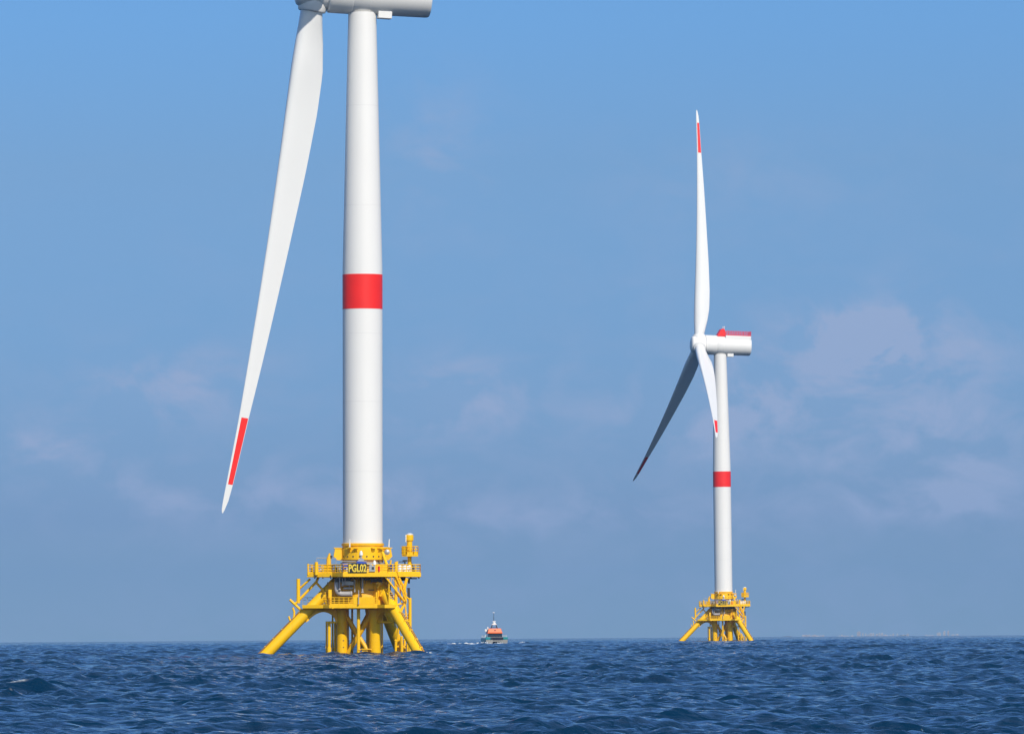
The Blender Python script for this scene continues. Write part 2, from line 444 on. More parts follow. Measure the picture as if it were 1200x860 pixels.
FEATHER = R(-3)
def section(r, grow=0.0, lo=0.0, hi=1.0):
    """closed loop of the blade section at radius r: x towards the leading edge (nose side), y across, z = r"""
    c = np.interp(r, ST_R, ST_C); t = np.interp(r, ST_R, ST_T); tw = FEATHER - R(np.interp(r, ST_R, ST_TW))
    a = np.interp(r, ST_R, ST_A); rnd = np.clip((t - 0.45) / 0.5, 0, 1)
    up, dn = [], []
    for xx, yt in naca(min(t, 0.5)):
        yc = 0.5 * t * 2 * math.sqrt(max(0, xx * (1 - xx)))      # ellipse towards the root
        y = yt * (1 - rnd) + yc * rnd
        camb = 0.03 * (1 - rnd) * 4 * xx * (1 - xx)
        up.append((xx, y * 1.1 + camb)); dn.append((xx, -y * 0.9 + camb))
    def place(p, sgn):
        x, y = p
        x = (a - x) * c; y = y * c + sgn * grow
        bend = PREB * max(0, (r - 10) / (RC - 10)) ** 2
        return (x * math.cos(tw) - y * math.sin(tw) + bend, x * math.sin(tw) + y * math.cos(tw), r)
    return [place(p, 1) for p in up], [place(p, -1) for p in dn]
def blade_mesh():
    m = MB()
    rs = sorted(set(list(np.linspace(2.4, 77.4, 56)) + [77.9, 78.5, 79.0, 79.3, 79.6, 79.8]))
    vs_, n = [], 0
    for r in rs:
        u, d = section(r); loop = u + d[-2:0:-1]; n = len(loop); vs_ += loop
    fs_ = [(i * n + k, i * n + (k + 1) % n, (i + 1) * n + (k + 1) % n, (i + 1) * n + k) for i in range(len(rs) - 1) for k in range(n)]
    fs_ += [tuple(range(n - 1, -1, -1)), tuple(range((len(rs) - 1) * n, len(rs) * n))]
    m.mesh(vs_, fs_)
    return m
def stripe_mesh():
    m = MB(); rs = np.linspace(65.2, 75.4, 12)
    for side in (0, 1):
        vs_ = []; js = range(5, 14)
        for r in rs:
            s_ = section(r, 0.012)[side]; s2 = section(r, -0.03)[side]
            # paint stops short of both edges
            vs_ += [s_[j] for j in js]
        n = len(js)
        fs_ = [(i * n + k, i * n + k + 1, (i + 1) * n + k + 1, (i + 1) * n + k) for i in range(len(rs) - 1) for k in range(n - 1)]
        if side: fs_ = [f[::-1] for f in fs_]
        m.mesh(vs_, fs_)
    return m
def blade_matrix(phase, cone=R(2.8)):
    n, s, u = axes(TILT)
    d = u * math.cos(phase) + s * math.sin(phase)
    z = d * math.cos(cone) + n * math.sin(cone); x = n * math.cos(cone) - d * math.sin(cone); y = z.cross(x)
    m = Matrix((x, y, z)).transposed().to_4x4(); m.translation = CEN
    return m

def build_text(txt, size, m, name, bold=0.03):
    cu = bpy.data.curves.new('lettering', 'FONT'); cu.body = txt; cu.size = size; cu.extrude = 0.015; cu.offset = bold
    cu.align_x = 'CENTER'; cu.align_y = 'CENTER'
    to = bpy.data.objects.new('lettering', cu); col.objects.link(to)
    me = bpy.data.meshes.new_from_object(to.evaluated_get(bpy.context.evaluated_depsgraph_get()))
    bpy.data.objects.remove(to)
    v = [tuple(p.co) for p in me.vertices]; f = [tuple(p.vertices) for p in me.polygons]
    bpy.data.meshes.remove(me)
    return v, f

AZ = (186, 306, 66)                        # the three corners of the floater
def rad(az, r, z): return Vector((r * math.cos(R(az)), r * math.sin(R(az)), z))

def sign(txt, parent, bold=0.03):
    m = MB(); m.box((-0.77, -7.17, 12.98), (2.78, 0.08, 1.36), rz=R(-1.5))
    v, f = build_text(txt, 1.0, None, '', bold)
    xs = [p[0] for p in v]; w = max(xs) - min(xs); ys = [p[1] for p in v]; h = max(ys) - min(ys); cx = (max(xs) + min(xs)) / 2; cy = (max(ys) + min(ys)) / 2
    m.cur = 1
    rt = Matrix.Rotation(R(-1.5), 4, 'Z')
    m.mesh([Vector((-0.77, -7.17, 12.98)) + rt @ Vector(((p[0] - cx) / w * 2.66, -0.052 - p[2], (p[1] - cy) / h * 1.16)) for p in v], f)
    return m.build('name_board', [M['black'], M['signy']], parent, smooth=False)

def rail(m, pts, z, h=1.15, closed=False, mid=2, r=0.05, step=1.5, kick=0.0, d=(0, 0)):
    pts = [Vector((p[0], p[1], z)) for p in pts]
    seq = pts + ([pts[0]] if closed else [])
    for a, b in zip(seq[:-1], seq[1:]):
        L = (b - a).length; n = max(1, round(L / step))
        for i in range(n + 1):
            p = a.lerp(b, i / n)
            m.tube(p, p + Vector((0, 0, h)), r * 1.15, n=6)
        for j in range(mid + 1):
            zz = Vector((0, 0, h * (j + 1) / (mid + 1)))
            m.tube(a + zz, b + zz, r, n=6)
        if kick:
            c = (a + b) / 2 + Vector((0, 0, kick / 2)); dd = b - a
            m.box(c, (L, 0.03, kick), rz=math.atan2(dd.y, dd.x))

def build_turbine():
    T = empty('wind_turbine')
    # ---- tower
    m = MB()
    prof = [(3.02, 16.75), (3.02, 17.0)]
    for z in np.linspace(17, 58, 12): prof.append((2.99, z))
    for z in np.linspace(62, 96.6, 12): prof.append((2.99 - (z - 58) / 38.6 * 0.88, z))
    m.lathe(prof, 64)
    tw = m.build('tower', M['white'], T)
    tr = lambda z: 2.99 if z < 58 else 2.99 - (z - 58) / 38.6 * 0.88
    for z in (27.5, 38, 48.2, 67.5, 82.5):
        s = MB(); s.lathe([(tr(z) - 0.05, z - 0.05), (tr(z) + 0.006, z - 0.05), (tr(z) + 0.006, z + 0.05), (tr(z) - 0.05, z + 0.05)], 64, caps=False)
        s.build('section_seam', M['seam'], tw)
    s = MB(); s.lathe([(2.95, 51.9), (3.012, 51.9), (3.012, 57.1), (2.95, 57.1)], 64, caps=False)
    s.build('red_band', M['red'], tw)
    # ---- nacelle, along local +x = towards the nose
    n, sd, u = axes(R(2.6))
    NM = Matrix((n, sd.cross(n).cross(n) * -1 if False else u.cross(n), u)).transposed().to_4x4(); NM.translation = CEN
    AX = NM @ Matrix.Rotation(R(90), 4, 'Y')            # lathe z -> nose direction
    m = MB()
    m.lathe([(2.6, -1.9), (3.18, -2.05), (3.30, -2.25), (3.30, -5.55), (3.24, -5.6), (3.24, -5.68), (3.27, -5.72), (3.27, -8.2),
             (3.24, -8.22), (3.24, -8.3), (3.22, -8.34), (3.16, -16.9), (3.11, -17.35), (2.98, -17.5), (2.3, -17.62)], 64, mtx=AX)
    nac = m.build('nacelle', M['white'], T)
    m = MB()
    m.box((-13.0, 0, 2.72), (8.7, 4.9, 1.25)); m.build('hoist_platform', M['white'], nac, bevel=0.12, mtx=NM)
    m = MB()
    for yy in (-2.4, 2.4):
        for i in range(11):
            x = -17.2 + i * 0.84; m.box((x, yy, 4.1), (0.08, 0.08, 1.5))
        m.box((-13.0, yy, 4.82), (8.5, 0.10, 0.10)); m.box((-13.0, yy, 3.48), (8.5, 0.1, 0.24))
        for zz in (3.75, 4.02, 4.29, 4.56): m.box((-13.0, yy, zz), (8.45, 0.07, 0.07))
        for i in range(34): m.box((-17.1 + i * .25, yy, 4.15), (0.05, 0.03, 1.3))
    m.box((-17.25, 0, 4.82), (0.1, 4.8, 0.1)); [m.box((-17.25, 0, zz), (0.07, 4.7, 0.07)) for zz in (3.6, 3.9, 4.2, 4.5)]
    for i in range(7): m.box((-17.25, -2.4 + i * 0.8, 4.1), (0.08, 0.08, 1.5))
    m.build('hoist_railing', M['hoist_red'], nac, mtx=NM)
    m = MB()
    pr = [(-8.7, 3.0), (-5.9, 3.0), (-6.2, 3.75), (-7.2, 5.45), (-8.0, 5.6), (-8.5, 5.1), (-8.7, 4.1)]
    m.slab([(x, 0, z) for x, z in pr], (0, 3.4, 0)); m.build('cooler', M['red'], nac, bevel=0.08, mtx=NM)
    for yy in (-1.2, 1.2):
        m = MB(); m.tube((-8.3, yy, 5.2), (-8.3, yy, 6.1), 0.06, n=8); m.lathe([(0.05, 0), (0.16, 0.05), (0.16, 0.3), (0.05, 0.4)], 10, c=(-8.3, yy, 6.0))
        m.build('aviation_light', M['lamp'], nac, mtx=NM)
    m = MB(); m.box((-10.6, 0.9, -3.2), (2.1, 1.7, 1.2)); m.build('hatch_box', M['white'], nac, bevel=0.1, mtx=NM)
    # ---- hub with its blade collars
    n, sd, u = axes(TILT)
    HM = Matrix((n, u.cross(n), u)).transposed().to_4x4(); HM.translation = CEN
    m = MB()
    m.lathe([(2.4, -2.2), (2.72, -2.0), (2.76, -0.9), (2.76, 1.5), (2.68, 2.1), (2.45, 2.55), (2.1, 2.75), (1.0, 2.9), (0.05, 2.92)], 48, mtx=HM @ Matrix.Rotation(R(90), 4, 'Y'))
    hub = m.build('hub', M['white'], T)
    # ---- blades
    bmesh_ = blade_mesh(); smesh_ = stripe_mesh()
    for i, ph in enumerate((0, 120, 240)):
        if i == 0:
            b = bmesh_.build('blade', M['blade'], T); st = smesh_.build('red_stripe', M['red'], b)
            c_ = MB(); c_.lathe([(1.7, 1.5), (2.15, 1.6), (2.15, 3.0), (2.0, 3.25), (1.62, 3.3)], 40); cl = c_.build('root_collar', M['white'], b)
            b0 = b
        else:
            b = copy_tree(b0, T)
        b.matrix_local = blade_matrix(R(ph))
    # ---- floating base: the central hull and transition piece
    m = MB()
    m.lathe([(3.9, 6.9), (4.25, 7.3), (4.25, 10.6), (3.5, 11.7), (2.95, 12.6), (2.95, 13.4), (3.06, 13.5), (3.06, 16.35), (3.2, 16.4), (3.2, 16.72), (3.05, 16.76)], 48)
    for az in AZ:                                        # deep box girders reaching for the legs
        c = rad(az, 3.6, 9.0); m.box(c, (3.4, 2.2, 3.9), rz=R(az))
    base = m.build('floating_base', M['yellow2'], T)
    # legs
    for az in AZ:
        m = MB()
        a, b = rad(az, 3.6, 11.35), rad(az, 22.9 if az == 186 else 22.5, -8.3)
        m.tube(a, b, 0.84, n=28)
        d = (b - a).normalized(); side = Vector((-math.sin(R(az)), math.cos(R(az)), 0)); upv = side.cross(d) * -1
        if upv.z < 0: upv = -upv
        off = upv * 0.9
        m.cur = 1
        m.tube(a + d * 7.6 + off, b + off, 0.07, n=8)
        m.tube(a + d * 7.6 + off * 0.93 + side * 0.32, b + off * 0.93 + side * 0.32, 0.05, n=8)
        m.cur = 0
        for t in (7.7, 9.5, 11.4, 13.3, 15.0): m.box(a + d * t + off * 0.96, (0.16, 0.5, 0.3), rz=R(az))
        m.build('leg', [M['yellow'], M['rust']], base)
    # columns
    for az, rr in zip(AZ, (0.82, 0.88, 0.82)):
        m = MB(); p = rad(az, 3.15, 0)
        m.lathe([(rr, -9), (rr, 5.9), (rr * 1.22, 7.0), (rr * 1.22, 7.1)], 32, c=p)
        m.cur = 1
        if az == 186:
            for z in (1.2, 2.2, 3.3): m.box((p.x - 0.02 + 0.25, p.y - rr + 0.03, z), (0.2, 0.1, 0.16))
        m.build('column', [M['yellow'], M['rust']], base)
    # arched knees between column and leg
    for az in AZ:
        m = MB(); rin, rout = 3.85, 9.2
        top = [rad(az, rin, 7.25), rad(az, 7.6, 7.25)]
        arch = []
        for i in range(13):
            t = i / 12; r = rin + 0.05 + (rout - rin - 0.6) * t
            z = 4.6 + 1.75 * math.sin(math.pi * min(1, t * 1.06) ** 0.8) ** 0.7 + 0.3 * t
            arch.append(rad(az, r, z))
        poly = top + arch[::-1]
        sd_ = Vector((-math.sin(R(az)), math.cos(R(az)), 0))
        m.slab(poly, sd_ * 0.75)
        m.build('knee_plate', M['yellow2'], base)
    # cross braces between the columns
    P = [rad(a, 3.15, 0) for a in AZ]
    for i, j in ((0, 1), (1, 0), (0, 2), (2, 0)):
        a, b = P[i].copy(), P[j].copy(); a.z, b.z = 7.0, -1.2
        q = 0.22 if i < j else -0.22
        a += Vector((0, q, 0)); b += Vector((0, q, 0))
        m = MB(); m.tube(a, b, 0.33, n=18); m.build('cross_brace', M['yellow2'], base)
    for a_, r_ in ((306, 9.6), (186, 5.6)):
        m = MB(); m.tube(rad(a_, 3.9, 4.92), rad(a_, r_, 4.92), 0.16, n=10); m.build('tie_pipe', M['yellow'], base)
    # slender pipes running into the water
    for x, y, r, z1, dy in ((-0.65, -3.6, 0.26, 7.2, 0), (-5.05, -1.9, 0.25, 5.0, 0), (-4.15, 1.0, 0.2, 5.0, 0), (-4.55, 2.4, 0.14, 7.0, 0)):
        m = MB(); m.tube((x, y, -6), (x, y, z1), r, n=14)
        if z1 < 6: m.tube((x, y, -0.5), (x, y, 1.15), r * 1.3, n=14)
        m.box((x, y, z1 - 0.1), (r * 3.2, r * 3.2, 0.22)); m.build('riser_pipe', M['yellow'], base)
    m = MB(); m.box((-4.65, -1.9, 4.9), (1.5, 0.3, 0.24)); m.build('pipe_clamp', M['yellow2'], base)
    m = MB(); m.box((0.5, -4.0, 0.92), (1.45, 0.9, 0.16)); m.box((0.3, -4.0, 0.35), (0.9, 0.55, 1.0)); m.tube((-0.65, -3.9, 0.8), (1.3, -3.3, 0.8), 0.1, n=8)
    m.build('landing_step', M['yellow2'], base)
    # boat landing behind, right
    for x, z1, y in ((4.95, 2.1, 3.5), (5.45, 2.9, 4.2), (5.85, 2.6, 3.2), (6.3, 2.2, 4.6), (6.75, 1.6, 3.4)):
        m = MB(); m.tube((x, y, -5), (x, y, z1), 0.19, n=12); m.lathe([(0.19, 0), (0.24, 0.05), (0.1, 0.25), (0.02, 0.28)], 12, c=(x, y, z1))
        m.build('fender_pile', M['yellow'], base)
    m = MB(); m.box((5.85, 3.8, 1.3), (2.2, 0.2, 0.25)); m.box((5.85, 3.8, 0.7), (0.2, 0.2, 1.3)); m.box((5.85, 3.8, 0.4), (2.2, 0.2, 0.25)); m.tube((5.2, 3.9, 2.0), (5.6, 3.9, 6.5), 0.15, n=8); m.build('fender_frame', M['yellow'], base)
    m = MB(); m.tube((7.05, -4.2, -6), (7.05, -4.2, 8.55), 0.25, n=16); m.tube((7.05, -4.2, 8.2), (6.3, -4.4, 8.9), 0.14, n=8); m.tube((7.05, -4.2, 5.0), (5.6, -5.6, 5.0), 0.12, n=8)
    m.build('riser_pipe', M['yellow'], base)
    m = MB(); m.box((6.85, -4.1, 9.25), (0.4, 0.5, 1.45)); m.box((6.85, -4.1, 10.0), (0.5, 0.6, 0.08)); m.build('cable_cabinet', M['dark'], base)
    # lower deck
    LD = [(-9.0, -2.3), (-5.9, -3.6), (-5.0, -5.0), (2.2, -5.9), (3.3, -7.6), (4.75, -7.6), (5.4, -3.0), (4.4, 4.2), (-3.5, 5.0), (-6.0, 1.6), (-9.0, 0.4)]
    m = MB(); m.prism(LD, 7.32, 7.44); m.cur = 1
    for a, b in zip(LD, LD[1:] + LD[:1]):
        d = Vector((b[0] - a[0], b[1] - a[1], 0)); m.box(((a[0] + b[0]) / 2, (a[1] + b[1]) / 2, 7.28), (d.length + 0.05, 0.14, 0.5), rz=math.atan2(d.y, d.x))
    for x in np.arange(-4.5, 4.5, 1.3): m.box((x, -2.4, 7.12), (0.16, 5.6, 0.36))
    m.build('lower_deck', [M['grate'], M['yellow']], base)
    m = MB(); rail(m, LD[7:10], 7.5, 1.1, kick=0.2); m.build('lower_railing', M['yellow'], base); m = MB(); rail(m, LD[1:4], 7.5, 1.1, kick=0.2, step=0.75)
    m.box((0.2, -5.68, 8.12), (3.2, 0.05, 0.95), rz=R(-7))
    m.build('lower_railing', M['yellow'], base)
    m = MB(); rail(m, [(-9.0, -2.2), (-9.0, 0.3), (-6.2, 1.5)], 7.5, 1.15, step=0.8, r=0.035); m.build('gangway_railing', M['grey'], base)
    for x, y, sx, sz in ((-4.9, -4.4, 0.5, 2.3), (-5.5, -3.4, 0.35, 1.6), (2.05, -5.6, 0.2, 1.9)):
        m = MB(); m.box((x, y, 7.5 + sz / 2), (sx, 0.5, sz)); m.box((x, y - 0.26, 7.5 + sz * 0.55), (sx * 0.7, 0.03, sz * 0.6)); m.build('equipment_locker', M['yellow'], base, bevel=0.03)
    # machinery pipes between the decks
    m = MB()
    pts = [(-3.85, -4.3, 11.0), (-3.85, -4.35, 9.9)] + [(-3.85 + 0.75 * (1 - math.cos(t)), -4.4, 9.9 - 0.75 * math.sin(t)) for t in np.linspace(0.2, math.pi / 2, 6)] + [(-1.55, -4.5, 9.15)]
    m.path(pts, 0.40, 18); m.lathe([(0.5, -0.08), (0.5, 0.08)], 18, mtx=Matrix.Translation((-1.75, -4.5, 9.15)) @ Matrix.Rotation(R(90), 4, 'Y'))
    m.build('ventilation_pipe', M['pipe'], base)
    for x, y, z0, z1, r in ((-3.45, -5.0, 9.7, 11.6, 0.11), (-3.05, -5.0, 10.3, 11.6, 0.10), (-2.65, -4.9, 10.5, 11.6, 0.10), (-0.05, -5.0, 9.3, 11.5, 0.14), (-0.62, -5.9, 7.6, 9.7, 0.07), (-1.2, -5.0, 9.4, 11.3, 0.08)):
        m = MB(); m.tube((x, y, z0), (x, y, z1), r, n=10); m.box((x, y, z0 + 0.1), (r * 3, r * 3, 0.12)); m.build('service_pipe', M['pipe'], base)
    m = MB(); m.tube((-2.9, -4.6, 10.0), (-1.5, -4.6, 10.0), 0.16, n=10); m.build('service_pipe', M['grey'], base)
    m = MB(); m.box((-2.2, -4.5, 10.75), (1.7, 0.7, 0.6)); m.build('valve_block', M['grey'], base, bevel=0.05)
    for c_, z_ in (((-3.0, -4.4, 11.2), (2.4, 0.6, 0.6)), ((1.35, -4.1, 9.75), (1.1, 0.3, 0.1)), ((2.0, -4.6, 11.15), (1.6, 0.5, 0.5)), ((0.6, -4.6, 11.35), (1.0, 0.6, 0.3))):
        m = MB(); m.box(c_, z_); m.build('cable_tray', M['dark'], base)
    m = MB(); m.box((2.4, -4.9, 10.7), (0.8, 0.5, 0.25)); m.tube((2.2, -4.8, 10.0), (2.6, -4.9, 10.6), 0.2, n=10); m.build('bracket', M['yellow'], base)
    m = MB(); m.tube((2.6, -5.2, 8.8), (3.3, -5.3, 10.0), 0.18, n=10); m.build('bracket', M['yellow'], base)
    # upper deck
    UD = [(-8.25, -2.4), (-4.5, -4.1), (-2.9, -6.9), (3.75, -7.1), (8.6, -4.4), (8.6, 2.6), (3.2, 7.6), (-4.2, 6.6), (-8.25, 1.4)]
    m = MB(); m.prism(UD, 11.95, 12.07); m.cur = 1
    for a, b in zip(UD, UD[1:] + UD[:1]):
        d = Vector((b[0] - a[0], b[1] - a[1], 0)); m.box(((a[0] + b[0]) / 2, (a[1] + b[1]) / 2, 12.0), (d.length + 0.06, 0.2, 0.62), rz=math.atan2(d.y, d.x))
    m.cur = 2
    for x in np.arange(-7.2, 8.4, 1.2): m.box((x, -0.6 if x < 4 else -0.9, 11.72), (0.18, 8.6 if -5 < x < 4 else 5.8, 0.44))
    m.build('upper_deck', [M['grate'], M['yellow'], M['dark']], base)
    m = MB(); rail(m, UD, 12.3, 1.22, closed=True, mid=2, step=0.85, kick=0.2, r=0.055)
    m.box((2.3, -7.03, 12.95), (2.7, 0.05, 1.22), rz=R(-1.7)); m.box((-5.3, -3.66, 12.9), (1.2, 0.05, 1.1), rz=R(-22.6))
    m.build('upper_railing', M['yellow'], base)
    # props under the deck, left: davit frame on the leg
    y0 = -1.3
    for a, b, r in (((-9.67, y0, 7.8), (-9.67, y0, 11.45), 0.29), ((-9.5, y0, 9.95), (-7.9, y0 - .6, 11.4), 0.17), ((-10.2, y0, 7.6), (-6.9, y0, 11.05), 0.20),
                    ((-10.95, y0, 8.35), (-8.7, y0, 6.2), 0.2), ((-7.0, y0, 10.9), (-5.5, y0 - .2, 9.2), 0.17), ((-7.0, y0, 10.9), (-6.6, y0 - .4, 11.8), 0.2)):
        m = MB(); m.tube(a, b, r, n=14); m.build('davit_strut', M['yellow'], base)
    m = MB(); m.path([(-10.5, -1.15, 7.15), (-10.28, -1.15, 6.5), (-10.3, -1.15, 5.8), (-10.65, -1.15, 4.9)], 0.17, 10)
    m.path([(-11.1, -1.15, 5.85), (-10.95, -1.15, 5.3), (-10.62, -1.15, 4.9)], 0.15, 10); m.build('mooring_horn', M['yellow'], base)
    # stairs and frame, right
    for a, b in (((3.3, -6.5, 11.75), (6.25, -6.1, 8.0)), ((5.0, -6.3, 11.7), (6.5, -5.9, 8.05))):
        m = MB(); a, b = Vector(a), Vector(b)
        for q in (-0.35, 0.35):
            o_ = Vector((0, q, 0)); m.tube(a + o_, b + o_, 0.13, n=8); m.tube(a + o_ + Vector((0.1, 0, 0.95)), b + o_ + Vector((0.1, 0, 0.95)), 0.05, n=6)
            for i in range(5):
                p = a.lerp(b, (i + .5) / 5) + o_; m.tube(p, p + Vector((0.1, 0, 0.95)), 0.045, n=6)
        for i in range(13): m.box(a.lerp(b, (i + .5) / 13), (0.26, 0.7, 0.05))
        m.build('stairway', M['yellow'], base)
    for a, b, r in (((4.95, -6.2, 4.7), (4.95, -6.2, 13.9), 0.24), ((6.6, -5.7, 11.5), (6.2, -5.7, 9.95), 0.24), ((6.2, -5.7, 9.95), (6.35, -5.7, 7.7), 0.26),
                    ((6.35, -5.7, 7.9), (5.0, -5.9, 5.6), 0.17), ((5.3, -6.0, 11.6), (6.2, -5.7, 10.0), 0.19), ((5.0, -6.0, 9.2), (6.4, -5.7, 7.8), 0.16), ((4.95, -6.2, 7.5), (6.35, -5.7, 7.8), 0.14), ((6.35, -5.7, 7.7), (6.5, -5.8, 5.2), 0.12),
                    ((2.95, -3.4, 15.4), (4.15, -5.9, 11.8), 0.22), ((5.15, -6.2, 14.0), (4.95, -6.2, 13.0), 0.16), ((4.2, -6.0, 14.2), (3.95, -6.0, 12.0), 0.13)):
        m = MB(); m.tube(a, b, r, n=14); m.build('frame_strut', M['yellow'], base)
    m = MB()
    m.box((5.75, -6.3, 5.2), (2.1, 1.2, 0.35)); m.box((4.5, -6.3, 6.9), (1.1, 0.9, 0.7), ry=R(30)); m.box((4.7, -6.6, 5.9), (0.5, 0.7, 1.8))
    rail(m, [(4.8, -6.8), (6.75, -6.8), (6.75, -5.8)], 5.35, 0.8, mid=1, step=0.7)
    m.build('landing_platform', M['yellow'], base)
    m = MB()
    for q in (3.95, 4.55): m.tube((q, -6.3, 7.4), (q, -6.3, 9.6), 0.05, n=6)
    for i in range(7): m.box((4.25, -6.3, 7.6 + i * 0.3), (0.6, 0.05, 0.06))
    for q in (4.75, 5.2): m.tube((q, -6.95, 4.2), (q, -6.95, 7.4), 0.05, n=6)
    for i in range(10): m.box((4.97, -6.95, 4.4 + i * 0.3), (0.45, 0.05, 0.06))
    m.build('ladder', M['grey'], base)
    m = MB()
    for i in range(5): m.box((5.8 + 0.12 * i, -3.5 + i * .3, 11.5 - (i % 3) * 0.12), (0.5, 0.36, 0.3))
    m.box((6.9, -3.3, 11.45), (2.4, 0.3, 0.18)); m.box((6.9, -3.4, 11.1), (0.3, 0.3, 0.8)); m.build('cable_tray', M['dark'], base)
    # flange lugs and skirt round the transition piece
    m = MB(); m.lathe([(3.0, 14.25), (3.17, 14.3), (3.17, 15.85), (3.06, 15.95)], 48, caps=False)
    m.cur = 1
    for a in (205, 224, 243, 262, 281, 300, 319, 338):
        p = rad(a, 3.15, 14.75); m.lathe([(0.13, -0.04), (0.13, 0.05)], 12, mtx=Matrix.Translation(p) @ Matrix.Rotation(R(a), 4, 'Z') @ Matrix.Rotation(R(90), 4, 'Y'))
    m.build('bolted_skirt', [M['yellow'], M['dark']], base)
    for a, w in ((184, 0.95), (232, 0.4), (252, 0.4), (298, 0.4), (318, 0.4), (345, 0.5), (3, 0.95), (60, 0.95), (120, 0.95)):
        m = MB(); p = rad(a, 3.0, 0); dx = Vector((math.cos(R(a)), math.sin(R(a)), 0)); sid = Vector((-dx.y, dx.x, 0))
        if w > 0.9:
            pl = [p + Vector((0, 0, 14.2)) - dx * .1, p + dx * 0.9 + Vector((0, 0, 14.25)), p + dx * 1.42 + Vector((0, 0, 14.8)), p + dx * 1.2 + Vector((0, 0, 15.95)), p + Vector((0, 0, 16.1)) - dx * .1]
        else:
            pl = [p + Vector((0, 0, 15.4)) - dx * .05, p + dx * 0.2 + Vector((0, 0, 15.4)), p + dx * 0.62 + Vector((0, 0, 15.9)), p + Vector((0, 0, 15.9)) - dx * .05]
        m.slab(pl, sid * w)
        top = Vector((0, 0, 16.05 if w > 0.9 else 15.98)); q = 1.4 if w > 0.9 else 0.7
        m.slab([p + top - sid * (w / 2 + .1), p + top + sid * (w / 2 + .1), p + dx * q + top + sid * (w / 2 + .1), p + dx * q + top - sid * (w / 2 + .1)], (0, 0, 0.13))
        m.build('tower_lug', M['yellow'], base)
    m = MB(); m.lathe([(3.0, 13.55), (3.35, 13.6), (3.35, 13.85), (3.0, 13.9)], 40, caps=False); m.tube((-3.2, -3.0, 14.05), (0.6, -3.7, 14.05), 0.07, n=8); m.tube((-6.9, -3.0, 14.55), (-4.0, -3.2, 14.5), 0.06, n=8)
    for x in (-6.9, -5.4, -4.0): m.tube((x, -3.1, 12.2), (x, -3.1, 14.5), 0.05, n=6)
    m.build('cable_conduit', M['grey'], base)
    v, f = build_text('B', 0.9, None, ''); m = MB(); m.mesh([Vector((0.35 + p[0], -3.085 - p[2], 15.35 + p[1])) for p in v], f); m.build('stencil_letter', M['rust'], base, smooth=False)
    # things on the upper deck
    m = MB(); m.path([(-5.1, -3.1, 12.1), (-5.1, -3.1, 14.4), (-4.95, -3.1, 15.25)], [0.42, 0.34, 0.12], 8); m.cur = 1; m.box((-4.7, -3.2, 14.75), (0.3, 0.3, 0.32)); m.build('winch_post', [M['yellow2'], M['dark']], base)
    m = MB(); m.tube((-6.95, -3.25, 12.0), (-6.95, -3.25, 13.95), 0.26, n=16); m.build('bollard', M['yellow'], base)
    m = MB(); m.tube((-8.2, -2.5, 12.0), (-8.2, -2.5, 13.7), 0.13, n=10); m.build('corner_post', M['yellow'], base)
    for c_, z_ in (((-2.65, -6.2, 13.2), (0.8, 0.6, 1.0)), ((-0.2, -5.6, 13.65), (1.5, 0.6, 0.6))):
        m = MB(); m.box(c_, z_, ry=R(6)); m.build('tarpaulin_cover', M['blue'], base, bevel=0.08)
    m = MB(); m.tube((-0.25, -5.2, 13.0), (-0.25, -5.2, 14.95), 0.16, n=10); m.box((-0.25, -5.2, 14.2), (0.8, 0.4, 0.4)); m.build('beacon_post', M['grey'], base)
    for x, y, z in ((-0.25, -5.2, 14.9), (1.75, -6.9, 13.45)):
        m = MB(); m.lathe([(0.27, 0), (0.27, 0.3), (0.12, 0.65), (0.02, 0.7)], 16, c=(x, y, z)); m.build('beacon', M['lamp'], base)
    m = MB(); m.box((1.4, -7.1, 12.9), (0.9, 0.35, 0.9)); m.box((1.2, -7.1, 13.4), (0.4, 0.3, 0.3)); m.cur = 1; m.box((1.5, -7.29, 12.95), (0.35, 0.05, 0.4)); m.build('instrument_box', [M['grey'], M['dark']], base, bevel=0.03)
    m = MB(); m.tube((2.42, -7.15, 12.5), (2.42, -7.15, 13.25), 0.14, n=12); m.build('fire_bottle', M['red'], base)
    for c_, z_, k_ in (((4.3, -6.3, 12.95), (0.4, 0.4, 1.2), 'blue'), ((-3.5, -5.2, 12.85), (0.45, 0.3, 0.9), 'grey'), ((-2.3, -6.7, 12.8), (0.3, 0.3, 0.7), 'lamp'), ((-6.2, -3.0, 12.75), (0.35, 0.3, 0.5), 'lamp'), ((-4.0, -4.6, 12.8), (0.4, 0.3, 0.8), 'dark'), ((-7.6, -2.4, 12.7), (0.4, 0.3, 0.6), 'rust'), ((3.2, -6.7, 12.8), (0.5, 0.3, 0.8), 'yellow2')):
        m = MB(); m.box(c_, z_); m.box(c_, (z_[0] * .7, z_[1] + .06, z_[2] * .6)); m.build('switch_cabinet', M[k_], base, bevel=0.03)
    for x, r in ((5.55, 0.36), (6.35, 0.55), (7.0, 0.36)):
        m = MB(); m.lathe([(r * 0.6, 0), (r, 0.1), (r, 1.0), (r * 0.7, 1.25), (0.1, 1.35)], 20, c=(x, -4.0, 12.1)); m.build('storage_tank', M['lamp'], base)
    m = MB(); m.tube((6.3, -3.8, 13.2), (6.3, -3.8, 14.1), 0.1, n=8); m.box((6.3, -3.8, 14.1), (0.7, 0.4, 0.25)); m.box((5.8, -3.8, 13.95), (0.9, 0.2, 0.12)); m.build('light_mast', M['dark'], base)
    rr_ = random.Random(3)
